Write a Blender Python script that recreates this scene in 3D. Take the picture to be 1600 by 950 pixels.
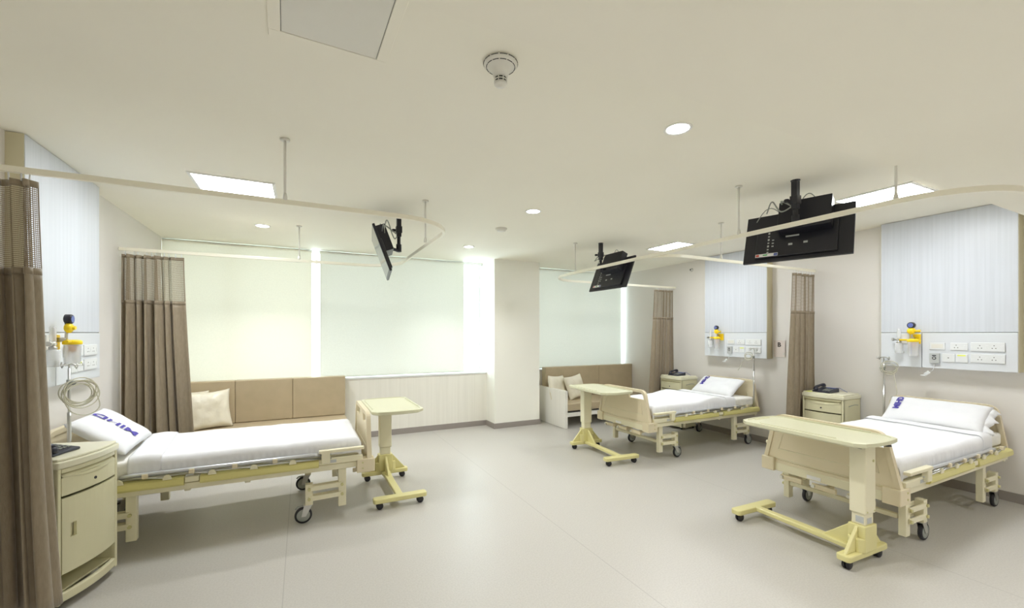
import bpy, bmesh, math, random
from mathutils import Vector, Matrix, noise
random.seed(7)
SC = bpy.context.scene
for o in list(bpy.data.objects): bpy.data.objects.remove(o)
PI = math.pi

# ------------------------------------------------------------------ camera, world, exposure
cam_d = bpy.data.cameras.new('camera'); cam = bpy.data.objects.new('camera', cam_d); SC.collection.objects.link(cam)
cam.location = (0, 0, 1.65); cam.rotation_euler = (PI/2, 0, -math.atan(328/660.0))
cam_d.sensor_width = 36; cam_d.lens = 36*660/1600.0; cam_d.shift_y = 45/1600.0
cam_d.clip_start = .05; cam_d.clip_end = 200
SC.camera = cam
SC.view_settings.view_transform = 'Standard'; SC.view_settings.look = 'None'
SC.view_settings.exposure = 0.80; SC.view_settings.gamma = 1; SC.view_settings.use_curve_mapping = False
SKY = 5.0; PANEL = 22.0; DOWN = 12.0; SPOT = 68.0
SC.cycles.max_bounces = 16; SC.cycles.diffuse_bounces = 10; SC.cycles.transparent_max_bounces = 24
w = bpy.data.worlds.new('sky'); SC.world = w; w.use_nodes = True
w.node_tree.nodes['Background'].inputs[0].default_value = (.86, .95, 1.0, 1)
w.node_tree.nodes['Background'].inputs[1].default_value = SKY

# ------------------------------------------------------------------ materials
def mat(name, col, rough=.5, metal=0, spec=.5, **k):
    m = bpy.data.materials.new(name); m.use_nodes = True; nt = m.node_tree
    b = nt.nodes['Principled BSDF']
    b.inputs['Base Color'].default_value = (*col, 1); b.inputs['Roughness'].default_value = rough
    b.inputs['Metallic'].default_value = metal; b.inputs['Specular IOR Level'].default_value = spec
    for a, v in k.items(): b.inputs[a.replace('_', ' ')].default_value = v
    return m
def nd(m, t, **k):
    n = m.node_tree.nodes.new(t)
    for a, v in k.items(): setattr(n, a, v)
    return n
def lk(m, a, b): m.node_tree.links.new(a, b)
def vary(m, c1, c2, scale=3, detail=2, stretch=(1, 1, 1), bump=0, bscale=None, lo=.35, hi=.65):
    """colour varies between c1 and c2 with noise, optional bump"""
    b = m.node_tree.nodes['Principled BSDF']
    tc = nd(m, 'ShaderNodeTexCoord'); mp = nd(m, 'ShaderNodeMapping'); mp.inputs['Scale'].default_value = stretch
    lk(m, tc.outputs['Object'], mp.inputs[0])
    n = nd(m, 'ShaderNodeTexNoise'); n.inputs['Scale'].default_value = scale; n.inputs['Detail'].default_value = detail
    lk(m, mp.outputs[0], n.inputs['Vector'])
    r = nd(m, 'ShaderNodeValToRGB'); r.color_ramp.elements[0].position = lo; r.color_ramp.elements[1].position = hi
    r.color_ramp.elements[0].color = (*c1, 1); r.color_ramp.elements[1].color = (*c2, 1)
    lk(m, n.outputs['Fac'], r.inputs[0]); lk(m, r.outputs[0], b.inputs['Base Color'])
    if bump:
        n2 = nd(m, 'ShaderNodeTexNoise'); n2.inputs['Scale'].default_value = bscale or scale; n2.inputs['Detail'].default_value = 3
        lk(m, mp.outputs[0], n2.inputs['Vector'])
        bp = nd(m, 'ShaderNodeBump'); bp.inputs['Strength'].default_value = bump; bp.inputs['Distance'].default_value = .01
        lk(m, n2.outputs['Fac'], bp.inputs['Height']); lk(m, bp.outputs[0], b.inputs['Normal'])
    return m
def emis(name, col, s):
    m = mat(name, col); b = m.node_tree.nodes['Principled BSDF']
    b.inputs['Emission Color'].default_value = (*col, 1); b.inputs['Emission Strength'].default_value = s
    return m

M = {}
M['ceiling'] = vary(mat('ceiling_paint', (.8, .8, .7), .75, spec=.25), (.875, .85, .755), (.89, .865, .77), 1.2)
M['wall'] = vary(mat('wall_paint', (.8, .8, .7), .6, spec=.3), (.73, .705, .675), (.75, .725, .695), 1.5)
M['column'] = vary(mat('column_daylit_paint', (.8, .8, .7), .6, spec=.3), (.89, .885, .82), (.90, .895, .83), 1.5)  # daylight on the column is put into this raised colour
M['sill_laminate'] = vary(mat('sill_laminate', (.8, .8, .7), .45), (.79, .775, .71), (.83, .815, .75), 30, 2, (1, 1, .02))
M['laminate'] = vary(mat('white_laminate', (.8, .8, .8), .35), (.59, .62, .675), (.635, .665, .725), 40, 2, (1, 1, .02))
M['laminate_edge'] = mat('laminate_edge', (.62, .57, .40), .5)
M['fascia'] = mat('white_fascia', (.69, .72, .76), .3)
M['white'] = mat('white_plastic', (.75, .77, .78), .35)
M['offwhite'] = mat('offwhite_plastic', (.74, .73, .68), .4)
M['seam'] = mat('dark_joint', (.30, .31, .30), .6)
M['hole'] = mat('dark_socket', (.04, .04, .04), .6)
M['skirt'] = mat('grey_skirting', (.30, .27, .25), .5)
M['cream'] = mat('cream_powder_coat', (.78, .74, .55), .38)
M['cream_panel'] = vary(mat('cream_board', (.8, .7, .5), .4), (.71, .63, .45), (.73, .65, .47), 2)
M['top_yellow'] = mat('pale_table_top', (.65, .645, .46), .34)
M['yellow'] = mat('pale_yellow_plastic', (.70, .65, .31), .36)
M['rail_yellow'] = mat('yellow_bumper', (.66, .61, .24), .38)
M['bolt'] = mat('yellow_bolt', (.58, .55, .28), .4)
M['cab'] = mat('cream_cabinet', (.72, .69, .48), .38)
M['cab_top'] = mat('cabinet_top', (.76, .74, .58), .34)
M['steel'] = mat('steel', (.62, .62, .60), .3, 1)
M['silver'] = mat('silver_rail', (.66, .68, .72), .32, .85)
M['track'] = mat('track_white', (.88, .85, .72), .3)
M['rubber'] = mat('black_rubber', (.02, .02, .025), .5)
M['castor_grey'] = mat('castor_grey', (.30, .32, .29), .45)
M['black'] = mat('black_plastic', (.012, .012, .02), .35)
M['screen'] = mat('screen_glass', (.02, .02, .02), .08, spec=.8)
M['frame_light'] = mat('light_frame', (.82, .82, .8), .4)
M['gasyellow'] = mat('gas_yellow', (.95, .68, .01), .35)
M['amber'] = mat('amber_plastic', (.85, .38, .02), .35)
M['lime'] = mat('lime_sticker', (.78, .85, .10), .5)
M['ink'] = mat('blue_ink', (.075, .06, .36), .8)
M['dark_ink'] = mat('dark_ink', (.05, .04, .04), .6)
M['sign'] = mat('sign_plate', (.74, .66, .62), .25)
M['label'] = mat('label_white', (.85, .85, .85), .5)
M['label_grey'] = mat('label_grey', (.48, .50, .50), .5)
M['red'] = mat('red_print', (.6, .08, .06), .5)
M['green'] = mat('green_print', (.1, .45, .15), .5)
M['blue'] = mat('blue_print', (.12, .16, .42), .5)
M['tube'] = mat('clear_tube', (.78, .76, .62), .25, Transmission_Weight=.35)
M['clear'] = mat('clear_jar', (.92, .94, .96), .1, Alpha=.32)
M['sofa'] = vary(mat('sofa_vinyl', (.5, .4, .3), .5), (.45, .37, .245), (.48, .395, .265), 6, bump=.1, bscale=90)
M['sofa_board'] = vary(mat('sofa_board', (.8, .8, .8), .4), (.80, .79, .74), (.84, .83, .78), 40, 2, (1, 1, .02))
M['sheet'] = vary(mat('white_sheet', (.9, .9, .9), .85, spec=.1), (.79, .80, .835), (.82, .83, .86), 3, bump=.35, bscale=14)
M['fitted'] = vary(mat('fitted_sheet', (.8, .8, .7), .85, spec=.1), (.80, .79, .75), (.85, .845, .81), 9, bump=.6, bscale=22)
M['cushion'] = vary(mat('satin_cushion', (.8, .75, .6), .33, Sheen_Weight=.3), (.72, .67, .54), (.80, .76, .64), 5, bump=.5, bscale=16)
M['leather'] = mat('phone_black', (.02, .022, .04), .35)
# curtain cloth
M['curtain'] = vary(mat('taupe_curtain', (.2, .2, .1), .5, Sheen_Weight=.4, Sheen_Roughness=.4), (.265, .212, .145), (.30, .243, .17), 60, 2, (1, 1, .3), bump=.12, bscale=120)
def net():
    m = mat('curtain_net', (.26, .20, .13), .6); nt = m.node_tree; b = nt.nodes['Principled BSDF']
    uv = nd(m, 'ShaderNodeUVMap'); sp = nd(m, 'ShaderNodeSeparateXYZ'); lk(m, uv.outputs[0], sp.inputs[0])
    outs = []
    for ax in (0, 1):
        mu = nd(m, 'ShaderNodeMath', operation='MULTIPLY'); mu.inputs[1].default_value = 95; lk(m, sp.outputs[ax], mu.inputs[0])
        fr = nd(m, 'ShaderNodeMath', operation='FRACT'); lk(m, mu.outputs[0], fr.inputs[0])
        gt = nd(m, 'ShaderNodeMath', operation='GREATER_THAN'); gt.inputs[1].default_value = .36; lk(m, fr.outputs[0], gt.inputs[0])
        outs.append(gt)
    hole = nd(m, 'ShaderNodeMath', operation='MULTIPLY'); lk(m, outs[0].outputs[0], hole.inputs[0]); lk(m, outs[1].outputs[0], hole.inputs[1])
    tr = nd(m, 'ShaderNodeBsdfTransparent'); mx = nd(m, 'ShaderNodeMixShader')
    lk(m, hole.outputs[0], mx.inputs[0]); lk(m, b.outputs[0], mx.inputs[1]); lk(m, tr.outputs[0], mx.inputs[2])
    lk(m, mx.outputs[0], nt.nodes['Material Output'].inputs[0]); return m
M['net'] = net()
def blindmat(name, c, t):
    m = mat(name, c, .8, spec=.1); nt = m.node_tree; b = nt.nodes['Principled BSDF']
    vary(m, tuple(x*.97 for x in c), c, 60, 2, (1, 1, 1))
    tl = nd(m, 'ShaderNodeBsdfTranslucent'); tl.inputs[0].default_value = (*c, 1); mx = nd(m, 'ShaderNodeMixShader'); mx.inputs[0].default_value = t
    lk(m, b.outputs[0], mx.inputs[1]); lk(m, tl.outputs[0], mx.inputs[2]); lk(m, mx.outputs[0], nt.nodes['Material Output'].inputs[0]); return m
M['blind'] = blindmat('blind_fabric', (.78, .79, .72), .06)
M['blind_cream'] = blindmat('blind_fabric_cream', (.84, .82, .70), .075)
def glass():
    m = mat('window_glass', (1, 1, 1), .02); nt = m.node_tree
    tr = nd(m, 'ShaderNodeBsdfTransparent'); tr.inputs[0].default_value = (.93, .97, .97, 1)
    gl = nd(m, 'ShaderNodeBsdfGlossy'); gl.inputs['Roughness'].default_value = .02
    mx = nd(m, 'ShaderNodeMixShader'); mx.inputs[0].default_value = .06
    lk(m, tr.outputs[0], mx.inputs[1]); lk(m, gl.outputs[0], mx.inputs[2]); lk(m, mx.outputs[0], nt.nodes['Material Output'].inputs[0]); return m
M['glass'] = glass()
def floor():
    m = mat('vinyl_floor', (.5, .5, .4), .38, spec=.45); nt = m.node_tree; b = nt.nodes['Principled BSDF']
    tc = nd(m, 'ShaderNodeTexCoord')
    n = nd(m, 'ShaderNodeTexNoise'); n.inputs['Scale'].default_value = 90; n.inputs['Detail'].default_value = 3; lk(m, tc.outputs['Object'], n.inputs['Vector'])
    r = nd(m, 'ShaderNodeValToRGB'); r.color_ramp.elements[0].position = .35; r.color_ramp.elements[1].position = .62
    r.color_ramp.elements[0].color = (.445, .428, .395, 1); r.color_ramp.elements[1].color = (.49, .473, .44, 1)
    lk(m, n.outputs['Fac'], r.inputs[0])
    sp = nd(m, 'ShaderNodeSeparateXYZ'); lk(m, tc.outputs['Object'], sp.inputs[0])
    ad = nd(m, 'ShaderNodeMath', operation='ADD'); ad.inputs[1].default_value = 2.17; lk(m, sp.outputs[0], ad.inputs[0])
    md = nd(m, 'ShaderNodeMath', operation='MODULO'); md.inputs[1].default_value = 2.06; lk(m, ad.outputs[0], md.inputs[0])
    lt = nd(m, 'ShaderNodeMath', operation='LESS_THAN'); lt.inputs[1].default_value = .006; lk(m, md.outputs[0], lt.inputs[0])
    mx = nd(m, 'ShaderNodeMixRGB'); mx.inputs[2].default_value = (.37, .355, .33, 1)
    lk(m, lt.outputs[0], mx.inputs[0]); lk(m, r.outputs[0], mx.inputs[1]); lk(m, mx.outputs[0], b.inputs['Base Color'])
    return m
M['floor'] = floor()
M['diffuser'] = emis('light_diffuser', (.95, .98, 1), PANEL)
M['downlight'] = emis('downlight_lens', (.98, .98, 1), DOWN)

# ------------------------------------------------------------------ mesh builder
class MB:
    def __init__(s): s.v = []; s.f = []; s.s = []; s.uv = {}
    def add(s, vs, fs, sm=False):
        n = len(s.v); s.v += [tuple(v) for v in vs]; s.f += [tuple(i+n for i in f) for f in fs]; s.s += [sm]*len(fs); return s
    def box(s, x0, y0, z0, x1, y1, z1):
        x0, x1 = sorted((x0, x1)); y0, y1 = sorted((y0, y1)); z0, z1 = sorted((z0, z1))
        return s.add([(x0,y0,z0),(x1,y0,z0),(x1,y1,z0),(x0,y1,z0),(x0,y0,z1),(x1,y0,z1),(x1,y1,z1),(x0,y1,z1)],
                     [(0,3,2,1),(4,5,6,7),(0,1,5,4),(1,2,6,5),(2,3,7,6),(3,0,4,7)])
    def cbox(s, c, d): return s.box(c[0]-d[0]/2, c[1]-d[1]/2, c[2]-d[2]/2, c[0]+d[0]/2, c[1]+d[1]/2, c[2]+d[2]/2)
    def prism(s, pts, a, b, axis='z'):
        """polygon (2D) extruded from a to b along axis"""
        def P(p, h):
            return (p[0], p[1], h) if axis == 'z' else ((p[0], h, p[1]) if axis == 'y' else (h, p[0], p[1]))
        n = len(pts); vs = [P(p, a) for p in pts]+[P(p, b) for p in pts]
        fs = [tuple(range(n))[::-1], tuple(range(n, 2*n))]+[(i, (i+1) % n, n+(i+1) % n, n+i) for i in range(n)]
        return s.add(vs, fs)
    def tube(s, path, r, n=10, closed=False, caps=True, sq=None):
        P = [Vector(p) for p in path]; rings = []; up = Vector((0, 0, 1)); m = len(P)
        prev = None
        for i, p in enumerate(P):
            if closed: t = (P[(i+1) % m]-P[i-1])
            else: t = P[min(i+1, m-1)]-P[max(i-1, 0)]
            t.normalize()
            if prev is None:
                a = t.cross(up)
                if a.length < .05: a = t.cross(Vector((1, 0, 0)))
            else:
                a = prev-t*prev.dot(t)
            a.normalize(); prev = a; b = t.cross(a).normalized()
            rr = r[i] if isinstance(r, (list, tuple)) else r
            if sq:
                w_, h_ = sq; rings.append([p+a*x*w_/2+b*y*h_/2 for x, y in ((-1,-1),(1,-1),(1,1),(-1,1))])
            else: rings.append([p+a*math.cos(2*PI*k/n)*rr+b*math.sin(2*PI*k/n)*rr for k in range(n)])
        k = len(rings[0]); vs = [v for rg in rings for v in rg]; fs = []
        for i in range(m if closed else m-1):
            for j in range(k): fs.append((i*k+j, i*k+(j+1) % k, ((i+1) % m)*k+(j+1) % k, ((i+1) % m)*k+j))
        if not closed and caps: fs += [tuple(range(k))[::-1], tuple((m-1)*k+j for j in range(k))]
        return s.add(vs, fs, sm=not sq)
    def cyl(s, a, b, r, n=16): 
        s.tube([a, b], r, n); s.s[-1] = s.s[-2] = False; return s
    def lathe(s, prof, c=(0, 0, 0), n=28, axis='z', ring=False):
        vs = []; fs = []
        for r, h in prof:
            for k in range(n):
                x, y = r*math.cos(2*PI*k/n), r*math.sin(2*PI*k/n)
                p = (x, y, h) if axis == 'z' else ((h, x, y) if axis == 'x' else (y, h, x))
                vs.append((p[0]+c[0], p[1]+c[1], p[2]+c[2]))
        m = len(prof)
        for i in range(m-1):
            for k in range(n): fs.append((i*n+k, i*n+(k+1) % n, (i+1)*n+(k+1) % n, (i+1)*n+k))
        if ring: fs += [((m-1)*n+k, (m-1)*n+(k+1) % n, (k+1) % n, k) for k in range(n)]
        else: fs += [tuple(range(n))[::-1], tuple((m-1)*n+k for k in range(n))]
        return s.add(vs, fs, True)
    def grid(s, fn, nu, nv, sm=True, uv=None):
        n = len(s.v)
        vs = [fn(i/nu, j/nv) for j in range(nv+1) for i in range(nu+1)]
        fs = [(j*(nu+1)+i, j*(nu+1)+i+1, (j+1)*(nu+1)+i+1, (j+1)*(nu+1)+i) for j in range(nv) for i in range(nu)]
        if uv:
            for j in range(nv+1):
                for i in range(nu+1): s.uv[n+j*(nu+1)+i] = uv(i/nu, j/nv)
        return s.add(vs, fs, sm)
    def rot(s, M4, start=0):
        for i in range(start, len(s.v)): s.v[i] = tuple(M4 @ Vector(s.v[i]))
        return s
    def build(s, name, m, parent=None, bevel=0, solid=0, sub=0, seg=2, loc=None):
        me = bpy.data.meshes.new(name); me.from_pydata(s.v, [], s.f)
        me.polygons.foreach_set('use_smooth', s.s)
        if s.uv:
            ul = me.uv_layers.new(name='UVMap')
            for l in me.loops: ul.data[l.index].uv = s.uv.get(l.vertex_index, (0, 0))
        bm = bmesh.new(); bm.from_mesh(me); bmesh.ops.recalc_face_normals(bm, faces=bm.faces); bm.to_mesh(me); bm.free()
        me.materials.append(M[m] if isinstance(m, str) else m)
        o = bpy.data.objects.new(name, me); SC.collection.objects.link(o)
        if parent: o.parent = parent
        if loc: o.location = loc
        if solid:
            q = o.modifiers.new('thick', 'SOLIDIFY'); q.thickness = solid; q.offset = 0
        if bevel:
            q = o.modifiers.new('bevel', 'BEVEL'); q.width = bevel; q.segments = seg; q.limit_method = 'ANGLE'; q.angle_limit = math.radians(35)
        if sub:
            q = o.modifiers.new('sub', 'SUBSURF'); q.levels = sub; q.render_levels = sub
        return o
def thing(name, label, cat, loc=(0, 0, 0), rz=0, group=None):
    o = bpy.data.objects.new(name, None); SC.collection.objects.link(o); o.location = loc; o.rotation_euler = (0, 0, rz)
    o.empty_display_size = .1
    return tag(o, label, cat, group)
def tag(o, label, cat, group=None):
    o['label'] = label; o['category'] = cat
    if group: o['group'] = group
    return o
def struct(o, label=None):
    o['kind'] = 'structure'
    return o
def dup(root, loc, rz, label, group=None, name=None):
    def cp(o, par):
        c = o.copy(); SC.collection.objects.link(c); c.parent = par
        for ch in o.children: cp(ch, c)
        return c
    r = cp(root, None); r.location = loc; r.rotation_euler = (0, 0, rz); r['label'] = label
    if group: r['group'] = group
    return r
def smooth(pts, n=6):
    P = [Vector(p) for p in pts]; P = [P[0]*2-P[1]]+P+[P[-1]*2-P[-2]]; out = []
    for i in range(1, len(P)-2):
        a, b, c, d = P[i-1:i+3]
        for k in range(n):
            t = k/n; out.append(.5*((2*b)+(c-a)*t+(2*a-5*b+4*c-d)*t*t+(3*b-a-3*c+d)*t**3))
    return out+[P[-2]]
def text_mesh(txt, size, bold=0.0):
    c = bpy.data.curves.new('t', 'FONT'); c.body = txt; c.size = size; c.align_x = 'CENTER'; c.align_y = 'CENTER'; c.offset = bold; c.resolution_u = 3
    o = bpy.data.objects.new('t', c); SC.collection.objects.link(o)
    dg = bpy.context.evaluated_depsgraph_get(); me = bpy.data.meshes.new_from_object(o.evaluated_get(dg))
    vs = [tuple(v.co) for v in me.vertices]; fs = [tuple(p.vertices) for p in me.polygons]
    bpy.data.objects.remove(o); bpy.data.curves.remove(c); bpy.data.meshes.remove(me)
    return vs, fs

# ------------------------------------------------------------------ the room
XL, XR, YB, YF, ZC = -1.67, 6.21, 6.98, -2.6, 2.92
SOF_Y, SOF_Z = 1.37, 2.72
COL = (2.96, 3.85, 6.63)
T = .15
struct(MB().box(XL-T, YF-T, -.1, XR+T, 7.45, 0).build('floor', 'floor'))
# ceiling in four pieces around the window side is one slab
struct(MB().box(XL-T, SOF_Y, ZC, XR+T, 7.45, ZC+.12).build('ceiling', 'ceiling'))
struct(MB().box(XL-T, YF-T, SOF_Z, XR+T, SOF_Y, ZC+.12).build('ceiling_soffit', 'ceiling'))
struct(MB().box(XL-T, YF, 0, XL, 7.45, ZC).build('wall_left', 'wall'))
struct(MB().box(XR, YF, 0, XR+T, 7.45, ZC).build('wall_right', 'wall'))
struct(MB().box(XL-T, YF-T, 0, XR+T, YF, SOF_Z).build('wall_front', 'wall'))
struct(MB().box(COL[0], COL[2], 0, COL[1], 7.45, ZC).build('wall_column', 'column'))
struct(MB().box(XL, YB, 0, COL[0], 7.22, .925).build('wall_back', 'sill_laminate'))
struct(MB().box(COL[1], YB, 0, XR, 7.22, .925).build('wall_back_right', 'sill_laminate'))
struct(MB().box(XL, YB-.012, .925, COL[0], 7.22, .95).build('trim_1', 'white', bevel=.003))
struct(MB().box(COL[1], YB-.012, .925, XR, 7.22, .95).build('trim_2', 'white', bevel=.003))
bb = MB().box(XL, YB-.012, 0, COL[0]-.012, YB, .09)
struct(bb.build('baseboard_back', 'skirt'))
struct(MB().box(COL[0]-.012, COL[2]-.012, 0, COL[0], YB, .09).box(COL[0], COL[2]-.012, 0, COL[1]+.012, COL[2], .09).box(COL[1], COL[2], 0, COL[1]+.012, YB, .09).build('baseboard_column', 'skirt'))
struct(MB().box(COL[1]+.012, YB-.012, 0, XR-.012, YB, .09).build('baseboard_back_right', 'skirt'))
struct(MB().box(XR-.012, YF, 0, XR, YB, .09).build('baseboard_right', 'skirt'))
struct(MB().box(XL, YF, 0, XL+.012, YB-.012, .09).build('baseboard_left', 'skirt'))
# windows
def window(name, x0, x1, mull):
    root = bpy.data.objects.new(name, None); SC.collection.objects.link(root); root['kind'] = 'structure'
    f = MB(); f.box(x0, 7.17, .95, x1, 7.22, 1.0).box(x0, 7.17, ZC-.05, x1, 7.22, ZC)
    for x in mull: f.box(x-.02, 7.165, 1.0, x+.02, 7.225, ZC-.05)
    f.build('window_frame', 'white', root, bevel=.003)
    ms = sorted(mull)
    for a, b in zip(ms[:-1], ms[1:]): MB().box(a+.02, 7.19, 1.0, b-.02, 7.198, ZC-.05).build('window_pane', 'glass', root)
window('window_1', XL, COL[0], [XL+.02, -.9, .2, 1.4, 2.50, 2.90])
window('window_2', COL[1], XR, [COL[1]+.02, 5.0, XR-.02])
# ---- roller blinds
def blind(x0, x1, z0, m, label):
    r = thing('roller_blind', label, 'blind', ((x0+x1)/2, 7.09, z0), 0, 'roller blinds on the windows')
    w_ = (x1-x0)/2; h = ZC-z0-.003
    MB().grid(lambda u, v: (-w_+2*w_*u, .004*math.sin(u*9+x0)+.003*math.sin(v*7), .02+v*(h-.04)), 24, 16).build('blind_fabric', m, r)
    MB().cyl((-w_, 0, .012), (w_, 0, .012), .011, 10).build('bottom_bar', m, r)
    MB().cyl((-w_, .03, h-.03), (w_, .03, h-.03), .026, 14).build('roller_tube', 'white', r)
blind(XL+.002, .13, .958, 'blind_cream', 'wide cream roller blind above the sofa on the left')
blind(.245, 2.57, .958, 'blind', 'wide grey-green roller blind left of the pillar, behind the television seen edge-on')
blind(3.853, 6.13, .958, 'blind', 'pale roller blind right of the pillar, above the sofa with two cushions')

# ---- ceiling things
def ceiling_panel(x, y, sx, sy, label):
    r = thing('ceiling_light', label, 'light', (x, y, ZC), 0, 'square ceiling light panels')
    a, b = sx/2, sy/2
    f = MB()
    for q in ((-a-.025, -b-.025, a+.025, -b), (-a-.025, b, a+.025, b+.025), (-a-.025, -b, -a, b), (a, -b, a+.025, b)): f.box(q[0], q[1], -.012, q[2], q[3], -.001)
    f.build('light_frame', 'frame_light', r, bevel=.002)
    MB().box(-a, -b, -.009, a, b, -.002).build('diffuser', 'diffuser', r)
ceiling_panel(-.51, 4.37, .56, .5, 'square white ceiling light panel above the left bed')
ceiling_panel(4.84, 1.97, .5, .55, 'square white ceiling light panel nearest the right edge, above the front right bed')
ceiling_panel(4.92, 4.52, .48, .55, 'square white ceiling light panel above the far right bed')
def downlight(x, y, z, label, group='round recessed downlights'):
    r = thing('downlight', label, 'light', (x, y, z), 0, group)
    MB().lathe([(.066, -.001), (.082, -.001), (.084, -.004), (.080, -.008), (.067, -.006)], n=32, ring=True).build('trim_ring', 'frame_light', r)
    MB().lathe([(.0, -.0045), (.066, -.0045), (.066, -.001), (0, -.001)], n=32).build('lens', 'downlight', r)
    ld = bpy.data.lights.new('downlight_lamp', 'SPOT'); ld.energy = SPOT; ld.spot_size = math.radians(120); ld.spot_blend = .8; ld.shadow_soft_size = .06; ld.color = (.985, .985, .985)
    lo = bpy.data.objects.new('downlight_lamp', ld); SC.collection.objects.link(lo); lo.parent = r; lo.location = (0, 0, -.02)
downlight(2.09, 1.89, ZC, 'large-looking round downlight nearest the camera')
downlight(2.16, 3.85, ZC, 'round downlight in the middle of the ceiling above the pillar')
downlight(2.2, 5.86, ZC, 'round downlight near the grey-green blind, left of the pillar')
downlight(-.42, 5.8, ZC, 'round downlight above the left sofa')
for i, (x, y) in enumerate(((2.1, .1), (4.9, -.3), (-.4, .2), (2.1, -1.7), (4.9, -1.7), (-.4, -1.7))):  # unseen lamps added behind the camera to light the foreground
    downlight(x, y, SOF_Z, 'unseen round downlight added in the lowered ceiling behind the camera', 'added downlights behind the camera')
# smoke detectors
r = thing('smoke_detector', 'large conical smoke detector with black slots near the ceiling hatch', 'smoke detector', (.835, 1.80, ZC), 0)
MB().lathe([(.074, 0), (.079, -.004), (.079, -.014), (.070, -.022), (.062, -.026), (.046, -.036), (.038, -.055), (.032, -.072), (0, -.072)], n=40).build('housing', 'offwhite', r)
MB().cyl((0, 0, -.07), (0, 0, -.100), .0275, 30).build('sensor_chamber', 'hole', r)
b = MB()
for z in (-.072, -.0845, -.097): b.lathe([(.026, z), (.031, z), (.031, z-.004), (.026, z-.004)], n=32, ring=True)
for k in range(8):
    a = 2*PI*k/8; b.cyl((math.cos(a)*.0285, math.sin(a)*.0285, -.072), (math.cos(a)*.0285, math.sin(a)*.0285, -.10), .0024, 6)
b.lathe([(0, -.099), (.03, -.099), (.029, -.106), (.020, -.114), (0, -.117)], n=32)
b.build('sensor_cage', 'offwhite', r)
b = MB()
for k in range(12):
    for rr, zz in ((.0795, -.009), (.0665, -.0245)):
        a0 = 2*PI*k/12+.04; a1 = 2*PI*(k+1)/12-.04
        b.tube([(math.cos(a0+(a1-a0)*t/5)*rr, math.sin(a0+(a1-a0)*t/5)*rr, zz) for t in range(6)], .0018, 6)
b.build('slot_ring', 'hole', r)
r = thing('smoke_detector', 'small round white smoke detector between the two middle downlights', 'smoke detector', (2.17, 4.66, ZC), 0)
MB().lathe([(.07, 0), (.07, -.012), (.058, -.02), (.05, -.034), (.03, -.04), (0, -.041)], n=32).build('housing', 'offwhite', r)
MB().lathe([(.053, -.022), (.054, -.026), (.052, -.029)], n=32, ring=True).build('slot_ring', 'seam', r)
# hatch
r = thing('ceiling_hatch', 'square access hatch with double frame in the ceiling at the top edge', 'hatch', (.12, 1.80, ZC), .03)
f = MB()
for q in ((-.24, -.26, .24, -.215), (-.24, .225, .24, .27), (-.24, -.215, -.195, .225), (.195, -.215, .24, .225)): f.box(q[0], q[1], -.007, q[2], q[3], -.0005)
f.build('hatch_frame', 'ceiling', r, bevel=.002)
MB().box(-.191, -.211, -.005, .191, .221, -.0005).build('hatch_panel', 'offwhite', r)
f = MB()
for q in ((-.1945, -.2145, .1945, -.2115), (-.1945, .2215, .1945, .2245), (-.1945, -.2115, -.1915, .2215), (.1915, -.2115, .1945, .2215)): f.box(q[0], q[1], -.002, q[2], q[3], -.0005)
f.build('shadow_gap', 'seam', r)
# sprinkler head on right wall
r = thing('wall_sensor', 'small round grey sensor high on the right wall above the far cabinet', 'sensor', (XR, 5.31, 2.77), 0)
MB().lathe([(.032, 0), (.032, -.01), (.026, -.016), (.012, -.03), (0, -.032)], axis='x', n=24).build('sensor_body', 'steel', r)
MB().lathe([(.012, -.02), (.012, -.036), (0, -.038)], axis='x', n=16).build('sensor_lens', 'black', r)

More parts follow.
